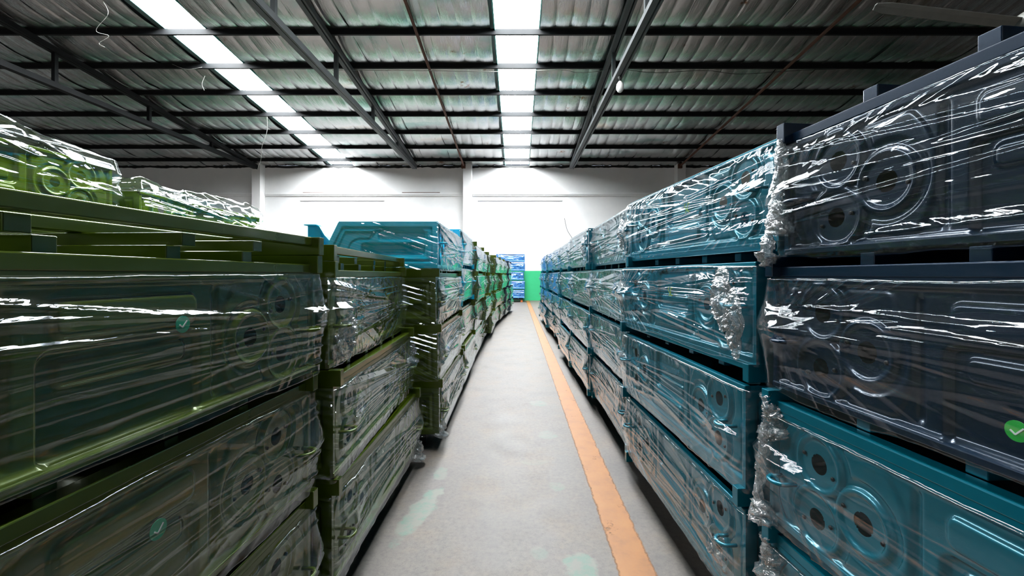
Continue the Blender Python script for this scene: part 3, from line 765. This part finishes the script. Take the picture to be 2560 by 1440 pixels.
# ------------------------------------------------------------------ the beds
def bed(loc, rz, colour, flip, label, group, film=None, detail=False, mirror=False, tails=(), bare=False):
    """origin: middle of the aisle-side foot line. flip = frame on top"""
    b = empty('cargo_bed', loc, rz); tag(b, label, 'cargo bed', group)
    m = PAINT[colour]
    z0 = 0.0 if (flip or bare) else TUBE + RAIL
    link('rear_panel', R_PANEL[flip], b, m, (0, 0, z0))
    for s in (-1, 1): link('side_panel', R_SIDE[(flip, s)], b, m, (0, 0, z0))
    link('tub', R_TUB[flip], b, m, (0, 0, z0))
    link('lip_rail', R_LIP, b, m, (0, 0, z0 + (0.009 if flip else HP - 0.009)))
    if not bare:
        zr, zt, ze = (HP, HP + RAIL, HP) if flip else (TUBE, 0, 0)
        link('frame_rail', R_RAIL, b, m, (0, 0.002, zr)); link('frame_rail', R_RAIL, b, m, (0, 0.32, zr)); link('frame_rail', R_RAIL, b, m, (0, 0.66, zr))
        for x in (-0.38, -0.13, 0.13, 0.38): link('cross_tube', R_TUBE, b, m, (x, -.04 if (colour == 'navy' and loc[2] > 1.3) else 0, zt))
        for x in (-W / 2 + .0165, W / 2 - .0165): link('end_tube', R_END, b, m, (x, 0, ze))
    hv = HP - HOOK_V if flip else HOOK_V
    if loc[2] < 0.15:
        for x in (-.5, .5): link('foot_block', R_FOOT, b, M_STEEL, (x, 0, -loc[2]), (0, 0, 0)).scale = (1, 1, (loc[2] + .001) / .1)
    for s in (-1, 1): link('rope_hook', R_HOOK, b, m, (s * (W / 2 - HOOK_S), -.004, z0 + hv))
    if detail:
        for s in (-1, 1):
            for (a, v) in ((0.33 - .055, .165), (0.33 + .055, .195), (0.192 - .05, .085), (0.192 + .05, .115), (.14, .27), (.235, .245)):
                link('bolt', R_BOLT, b, None, (s * (W / 2 - a), .0062, z0 + (HP - v if flip else v)), (PI / 2, 0, 0))
    if film is not None:
        f = link('stretch_film', film, b, None, (0, 0, z0 - (.0 if flip else .006)))
        f['label'] = 'clear glossy wrinkled stretch film'
        if mirror: pass
    for (k, x, z, tilt) in tails:
        if k > 9:
            q = link('film_gather', GATHERS[k - 10], b, None, (x, -.012, z)); q['label'] = 'white crumpled gather of film'; continue
        q = link('film_tail', TAILS[k], b, None, (x, -.03, z), (tilt, 0, 0)); q['label'] = 'twisted rope of gathered clear film'
    return b

LV4 = ('lowest', 'second from bottom', 'second from top', 'top')
LV3 = ('lowest', 'middle', 'top')
LV5 = ('lowest', 'second from bottom', 'middle', 'second from top', 'top')
ORD = ('first', 'second', 'third', 'fourth', 'fifth', 'sixth', 'seventh', 'eighth', 'ninth', 'tenth', 'eleventh')
fcount = [0, 0]
def pick(near, side):
    k = 0 if near else 1; pool = FILM_SIDE if near == 'side' else (FILM_NEAR if near else FILM_FAR)[side]
    fcount[k] += 1
    return pool[fcount[k] % len(pool)]

def face_pose(side, xa, ya, xb, yb):
    """pose of a bed whose aisle face runs from (xa,ya) near to (xb,yb) far; side=+1 row beside the line"""
    mx, my = (xa + xb) / 2, (ya + yb) / 2
    yaw = math.atan2(xb - xa, yb - ya)             # lean of the face off the aisle direction
    return (mx, my), (-PI / 2 - yaw if side > 0 else PI / 2 - yaw)

def stack(side, idx, y0, levels, row, group, near=False):
    """levels: list of (base, colour, flip, xa, xb, bare, tails)"""
    n = len(levels); names = {3: LV3, 4: LV4, 5: LV5}[n]
    for i, (base, colour, flip, xa, xb, bare, tails) in enumerate(levels):
        (mx, my), rz = face_pose(side, xa, y0, xb, y0 + W)
        lab = '%s cargo bed in film, %s in %s stack %s' % (colour, names[i], ORD[idx], row)
        bed((mx, my, base), rz, colour, flip, lab, group, pick(near, side), bool(near), False, tails, bare)

RIGHT = 'beside the orange line'; LEFT = 'across from orange line'
GR = 'film-wrapped cargo beds beside the orange line'; GL = 'film-wrapped cargo beds across from the orange line'
# row beside the orange line
T0 = ((1, .655, .30, .1),); T1 = ((0, .64, .40, .2), (2, .64, .08, 0))
stack(1, 0, 0.03, [(.125, 'teal', True, .90, .800, False, ((2, -.655, .36, .4),)), (.536, 'teal', True, .90, .800, False, ((2, -.655, .39, .5), (1, -.66, .30, 0))),
                   (.949, 'navy', True, .90, .812, False, ()), (1.362, 'navy', True, .985, .846, False, ((1, -.655, .36, 0), (0, -.655, .18, -.2)))], RIGHT, GR, True)
stack(1, 1, 1.45, [(.105, 'teal', False, .767, .723, False, ((2, .47, .15, 1.2),)), (.520, 'teal', False, .767, .700, False, ()),
                   (.937, 'teal', False, .804, .690, False, ((10, .52, .27, 0), (11, .60, .19, 0))), (1.354, 'teal', False, .880, .730, False, ())], RIGHT, GR, True)
for i, y in enumerate((2.86, 4.24, 5.62, 7.0, 8.38, 9.76, 11.1)):
    lv = []
    for j in range(4):
        jx = rnd.uniform(-.03, .03); x = 0.735 - 0.008 * i + jx
        if i == 0: x += 0.01
        col = 'teal'
        lv.append((.11 + .4135 * j, col, False, x + rnd.uniform(-.012, .02), x + rnd.uniform(-.02, .012), False, ((11, .58, .22, 0),) if j == 3 and i < 3 else ()))
    stack(1, i + 2, y, lv, RIGHT, GR, i == 0)

# row across the aisle
stack(-1, 0, 0.20, [(.137, 'olive', True, -.785, -.737, False, ()), (.549, 'olive', True, -.785, -.737, False, ()),
                    (.961, 'olive', True, -.800, -.720, False, ())], LEFT, GL, True)
stack(-1, 1, 1.63, [(.120, 'olive', True, -.700, -.690, False, ((2, .64, .05, .3),)), (.532, 'olive', True, -.695, -.735, False, ((2, .64, .30, .3),)),
                    (.944, 'olive', True, -.715, -.790, False, ((11, -.55, .13, 0), (2, -.56, .15, .6)))], LEFT, GL, True)
stack(-1, 2, 3.20, [(.118, 'olive', True, -.580, -.590, False, ((2, -.64, .10, .3),)), (.528, 'olive', True, -.590, -.600, False, ((0, -.64, .3, .1),)), (.939, 'olive', True, -.605, -.61, False, ()),
                    (1.350, 'cyan', False, -.590, -.600, True, ())], LEFT, GL, 'side')
stack(-1, 3, 4.62, [(.137, 'olive', True, -.585, -.60, False, ()), (.55, 'olive', True, -.625, -.63, False, ()), (.965, 'cyan', False, -.615, -.62, False, ()),
                    (1.38, 'cyan', False, -.610, -.62, False, ())], LEFT, GL)
xs_l = (-.60, -.60, -.56, -.50, -.43, -.34, -.24)
for i, y in enumerate((6.0, 7.38, 8.76, 10.14, 11.52, 12.9, 14.28)):
    lv = []
    for j in range(4):
        x = xs_l[i] + rnd.uniform(-.045, .045); dx = 0.03 if i > 2 else 0.0
        lv.append((.115 + .4135 * j, 'olive' if i < 5 else 'navy', True, x - dx, x + dx, False, ()))
    stack(-1, i + 4, y, lv, LEFT, GL)

# taller olive stacks behind the row across the aisle
for i, (y0, b0, xb) in enumerate(((1.38, .33, -2.55), (2.88, .21, -2.52))):
    for j in range(4):
        bed((xb, y0 + W / 2, b0 + .4135 * j), PI / 2, 'olive' if j < 3 else 'green', j < 3, ('green' if j == 3 else 'olive') + ' cargo bed in film, %s in %s stack behind the olive row' % (LV4[j], ORD[i]),  # 'green' top beds are olive, brightened in colour to stand in for skylight
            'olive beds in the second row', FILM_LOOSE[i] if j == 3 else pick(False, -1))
        if j == 3:
            q = link('film_drape', FILM_DRAPE[i], bpy.data.objects['cargo_bed.%03d' % (len([o for o in bpy.data.objects if o.name.startswith('cargo_bed')]) - 1)], None, (0, 0, TUBE + RAIL)); q['label'] = 'loose clear film draped over the open top'
    sk = empty('skid', (xb - .45, y0 + W / 2, 0)); tag(sk, 'dark steel skid under the %s stack behind the olive row' % ORD[i], 'skid', 'skids under second-row stacks')
    for y in (-.5, .5): link('runner', MB().box(-.42, .42, y - .05, y + .05, 0, b0, .005).mesh('runner', M_STEEL), sk)

# blue stack against the far wall on an orange pallet
for j in range(5):
    bed((-.34 + rnd.uniform(-.03, .03), 20.55, .165 + .43 * j), 0.0, 'blue', False, 'blue cargo bed facing the aisle, %s in stack at the far wall' % LV5[j], 'blue beds at the far wall', pick(False, 1))
pl = empty('pallet', (-.34, 20.95, 0)); tag(pl, 'orange steel pallet under the blue stack at the far wall', 'pallet')
link('deck', MB().box(-.62, .62, -.42, .42, .10, .155, .005).mesh('deck', M_STEEL), pl)
for x in (-.55, 0, .55): link('foot', MB().box(x - .05, x + .05, -.4, .4, 0, .10, .005).mesh('foot', M_ORANGE), pl)

# loose chassis frames lying upside down on the two first olive stacks
def chassis(x_mid, y_mid, z, rz, label):
    c = empty('chassis_frame', (x_mid, y_mid, z), rz); tag(c, label, 'chassis frame', 'loose olive chassis frames')
    for yy in (0.0, 0.30, 0.66): link('frame_rail', R_RAIL, c, M_OLIVE, (0, yy + .002, TUBE))
    for x in (-.42, -.17, .17, .42): link('cross_tube', R_TUBE, c, M_OLIVE, (x, 0, 0))
    for x in (-W / 2 + .0165, W / 2 - .0165): link('end_tube', R_END, c, M_OLIVE, (x, 0, 0))
(p, rz) = face_pose(-1, -.800, .20, -.715, .20 + W); chassis(p[0], p[1], .961 + HP + RAIL + TUBE + .001, rz, 'olive chassis frame lying on the first stack across from the orange line')
(p, rz) = face_pose(-1, -.72, 1.63, -.80, 1.63 + W); chassis(p[0], p[1], .944 + HP + RAIL + TUBE + .001, rz, 'olive chassis frame lying on the second stack across from the orange line')

# cyan bracket standing behind the cyan bed
def fender():
    pts = [(-.0, 0), (-.0, .36), (.10, .36), (.125, .345), (.17, .27), (.225, .21), (.26, .185), (.27, .165), (.18, .06), (.17, 0)]
    f = empty('fender_bracket', (-1.755, 3.62, 1.351), 0); tag(f, 'small cyan fender bracket standing behind the cyan bed', 'bracket')
    link('plate', MB().prism(pts, 'y', 0, .012).mesh('plate', M_CYAN), f)
    fl = MB()
    for (a, b) in zip(pts[1:6], pts[2:7]): fl.beam((a[0], -.03, a[1]), (b[0], -.03, b[1]), .075, .008)
    link('flange', fl.mesh('flange', M_CYAN), f)
    link('rib', MB().beam((.10, -.012, .30), (.19, -.012, .06), .02, .018).mesh('rib', M_CYAN), f)
fender()

# stickers and marker scribbles on the panels
def sticker(bed_no, x, z, r, mat, name='sticker'):
    b = [o for o in bpy.data.objects if (o.get('label') or '').endswith(bed_no)][0]
    s = link(name, MB().lathe([(r, 0), (r, .0012)], 20).mesh(name, mat), b, None, (x, -.003, z), (PI / 2, 0, 0))
    s['label'] = 'round green sticker'
    link('check_mark', MB().beam((-r * .5, 0, .0018), (-r * .1, -r * .35, .0018), r * .14, .001).beam((-r * .1, -r * .35, .0018), (r * .55, r * .4, .0018), r * .14, .001).mesh('check_mark', M_WHITEINK), s)

sticker('olive cargo bed in film, top in first stack across from orange line', .10, .228, .019, M_STICK)
sticker('olive cargo bed in film, middle in first stack across from orange line', .04, .215, .021, M_STICK)
sticker('navy cargo bed in film, second from top in first stack beside the orange line', -.035, .085, .018, M_STICKG)
def scribble(lab, x, z, h):
    b = [o for o in bpy.data.objects if o.get('label') == lab][0]
    m = MB()
    def curve(f, n=18): m.tube([(h * f(i / (n - 1))[0], -.0008, h * f(i / (n - 1))[1]) for i in range(n)], h * .045, 5)
    curve(lambda t: (-.30 - .19 * math.sin(2 * PI * t), .5 - t))
    curve(lambda t: (.34 + .24 * math.cos(PI * (.25 + 1.5 * t)), .46 * math.sin(PI * (.25 + 1.5 * t))))
    q = link('marker_scribble', m.mesh('marker_scribble', M_CHALK), b, None, (x, .0135, z)); q['label'] = 'yellow-green marker scribble'
scribble('teal cargo bed in film, top in second stack beside the orange line', .03, .27, .045)
scribble('teal cargo bed in film, second from top in second stack beside the orange line', -.02, .28, .045)

# ------------------------------------------------------------------ fan, bulb and stray wires
def fan():
    f = empty('ceiling_fan', (4.30, 3.62, 3.40)); tag(f, 'grey ceiling fan under the roof above the orange-line row', 'fan')
    link('motor', MB().lathe([(.02, .1), (.06, .1), (.13, .05), (.14, -.02), (.10, -.06), (.02, -.07)], 20).mesh('motor', M_FANW), f)
    link('down_rod', MB().tube([(0, 0, .1), (0, 0, roof_z(3.62) - 3.40 - .02)], .014, 8).mesh('down_rod', M_STEEL), f)
    bl = MB()
    nx = 14
    bm = bl.bm; rows = []
    for i in range(nx):
        t = i / (nx - 1); x = .12 + 1.40 * t; w = .06 + .025 * t if t < .93 else .07 * math.sqrt(max(0, 1 - ((t - .93) / .075) ** 2)) + .012
        tilt = .03 - .015 * t
        rows.append([bm.verts.new((x, -w / 2, -tilt)), bm.verts.new((x, 0, .012)), bm.verts.new((x, w / 2, tilt)), bm.verts.new((x, w / 2, tilt - .006)), bm.verts.new((x, 0, .006)), bm.verts.new((x, -w / 2, -tilt - .006))])
    for a, b in zip(rows, rows[1:]):
        for k in range(6): bm.faces.new((a[k], a[(k + 1) % 6], b[(k + 1) % 6], b[k]))
    bm.faces.new(rows[0]); bm.faces.new(list(reversed(rows[-1])))
    bmesh.ops.recalc_face_normals(bm, faces=bm.faces[:])
    me = bl.mesh('blade', M_FANW)
    for k in range(3): link('blade', me, f, None, (0, 0, 0), (0, 0, PI + .16 + k * 2 * PI / 3))
fan()
def bulb():
    x, y, z = 2.70, 11.35, 6.52
    b = empty('lamp_bulb', (x, y, z)); tag(b, 'white spiral-type bulb hanging from the grey roof truss', 'bulb')
    link('globe', MB().lathe([(.03, -.13), (.055, -.16), (.09, -.22), (.10, -.29), (.09, -.36), (.06, -.41), (.03, -.43), (.005, -.435)], 20).mesh('globe', M_BULB), b)
    link('cap', MB().lathe([(.035, -.13), (.035, -.06), (.05, -.05), (.05, -.02), (.02, -.015)], 16).mesh('cap', M_WIRED), b)
    link('cord', MB().tube([(0, 0, -.02), (.01, 0, .03), (-.01, 0, .08)], .008, 6).mesh('cord', M_WIRED), b)
bulb()
def wire(pts, label, mat, r=0.005, cat='wire'):
    P = [Vector(p) for p in pts]; out = []
    for i in range(len(P) - 1):
        p0, p1, p2, p3 = P[max(i - 1, 0)], P[i], P[i + 1], P[min(i + 2, len(P) - 1)]
        for k in range(8):
            t = k / 8
            out.append(0.5 * ((2 * p1) + (p2 - p0) * t + (2 * p0 - 5 * p1 + 4 * p2 - p3) * t * t + (3 * p1 - p0 - 3 * p2 + p3) * t ** 3))
    out.append(P[-1])
    o = Vector(out[0])
    w = link('loose_wire', MB().tube([p - o for p in out], r, 5).mesh('loose_wire', mat), None, None, o)
    tag(w, label, cat)
def at(px, py, y): return ((px - 1293) * y / 1080, y, EYE - (py - 687) * y / 1080)
wire([at(258, 4, 10.2), at(270, 35, 10.2), at(240, 76, 10.3), at(272, 90, 10.4), at(248, 108, 10.4), at(262, 118, 10.4)], 'pale kinked wire dangling near the outer skylight strip', M_WIRE)
wire([at(430, 160, 13.0), at(465, 173, 13.0), at(505, 168, 13.0)], 'short pale wire drooping below a purlin beside outer skylight', M_WIRE)
wire([at(512, 190, 13.4), at(505, 210, 13.4), at(511, 226, 13.4)], 'small pale hook of wire below the outer skylight', M_WIRE)
wire([at(668, 292, 16.2), at(667, 330, 16.4), at(655, 366, 16.6), at(652, 400, 17.5), at(643, 424, 19)], 'long thin pale wire hanging past the rusty truss', M_WIRE, 0.007)
wire([at(830, 175, 13.0), at(1080, 177, 13.0), at(1240, 179, 13.0), at(1400, 175, 13.0), at(1450, 182, 13.0), at(1545, 173, 13.0)], 'thin wire strung under a purlin across the middle skylight', M_WIRE, 0.008)
wire([at(1560, 173, 12.9), at(1640, 182, 13.0), at(1760, 176, 13.0), at(1850, 185, 13.0), at(2000, 176, 13.0), at(2120, 172, 13.0)], 'dark wire strung from truss towards the fan', M_WIRED, 0.008)
wire([at(1411, 545, 21.7), at(1418, 575, 21.7), at(1432, 600, 21.75), at(1440, 640, 21.8)], 'thin grey cable hanging on the white wall by the recess', M_WIRED, 0.012)
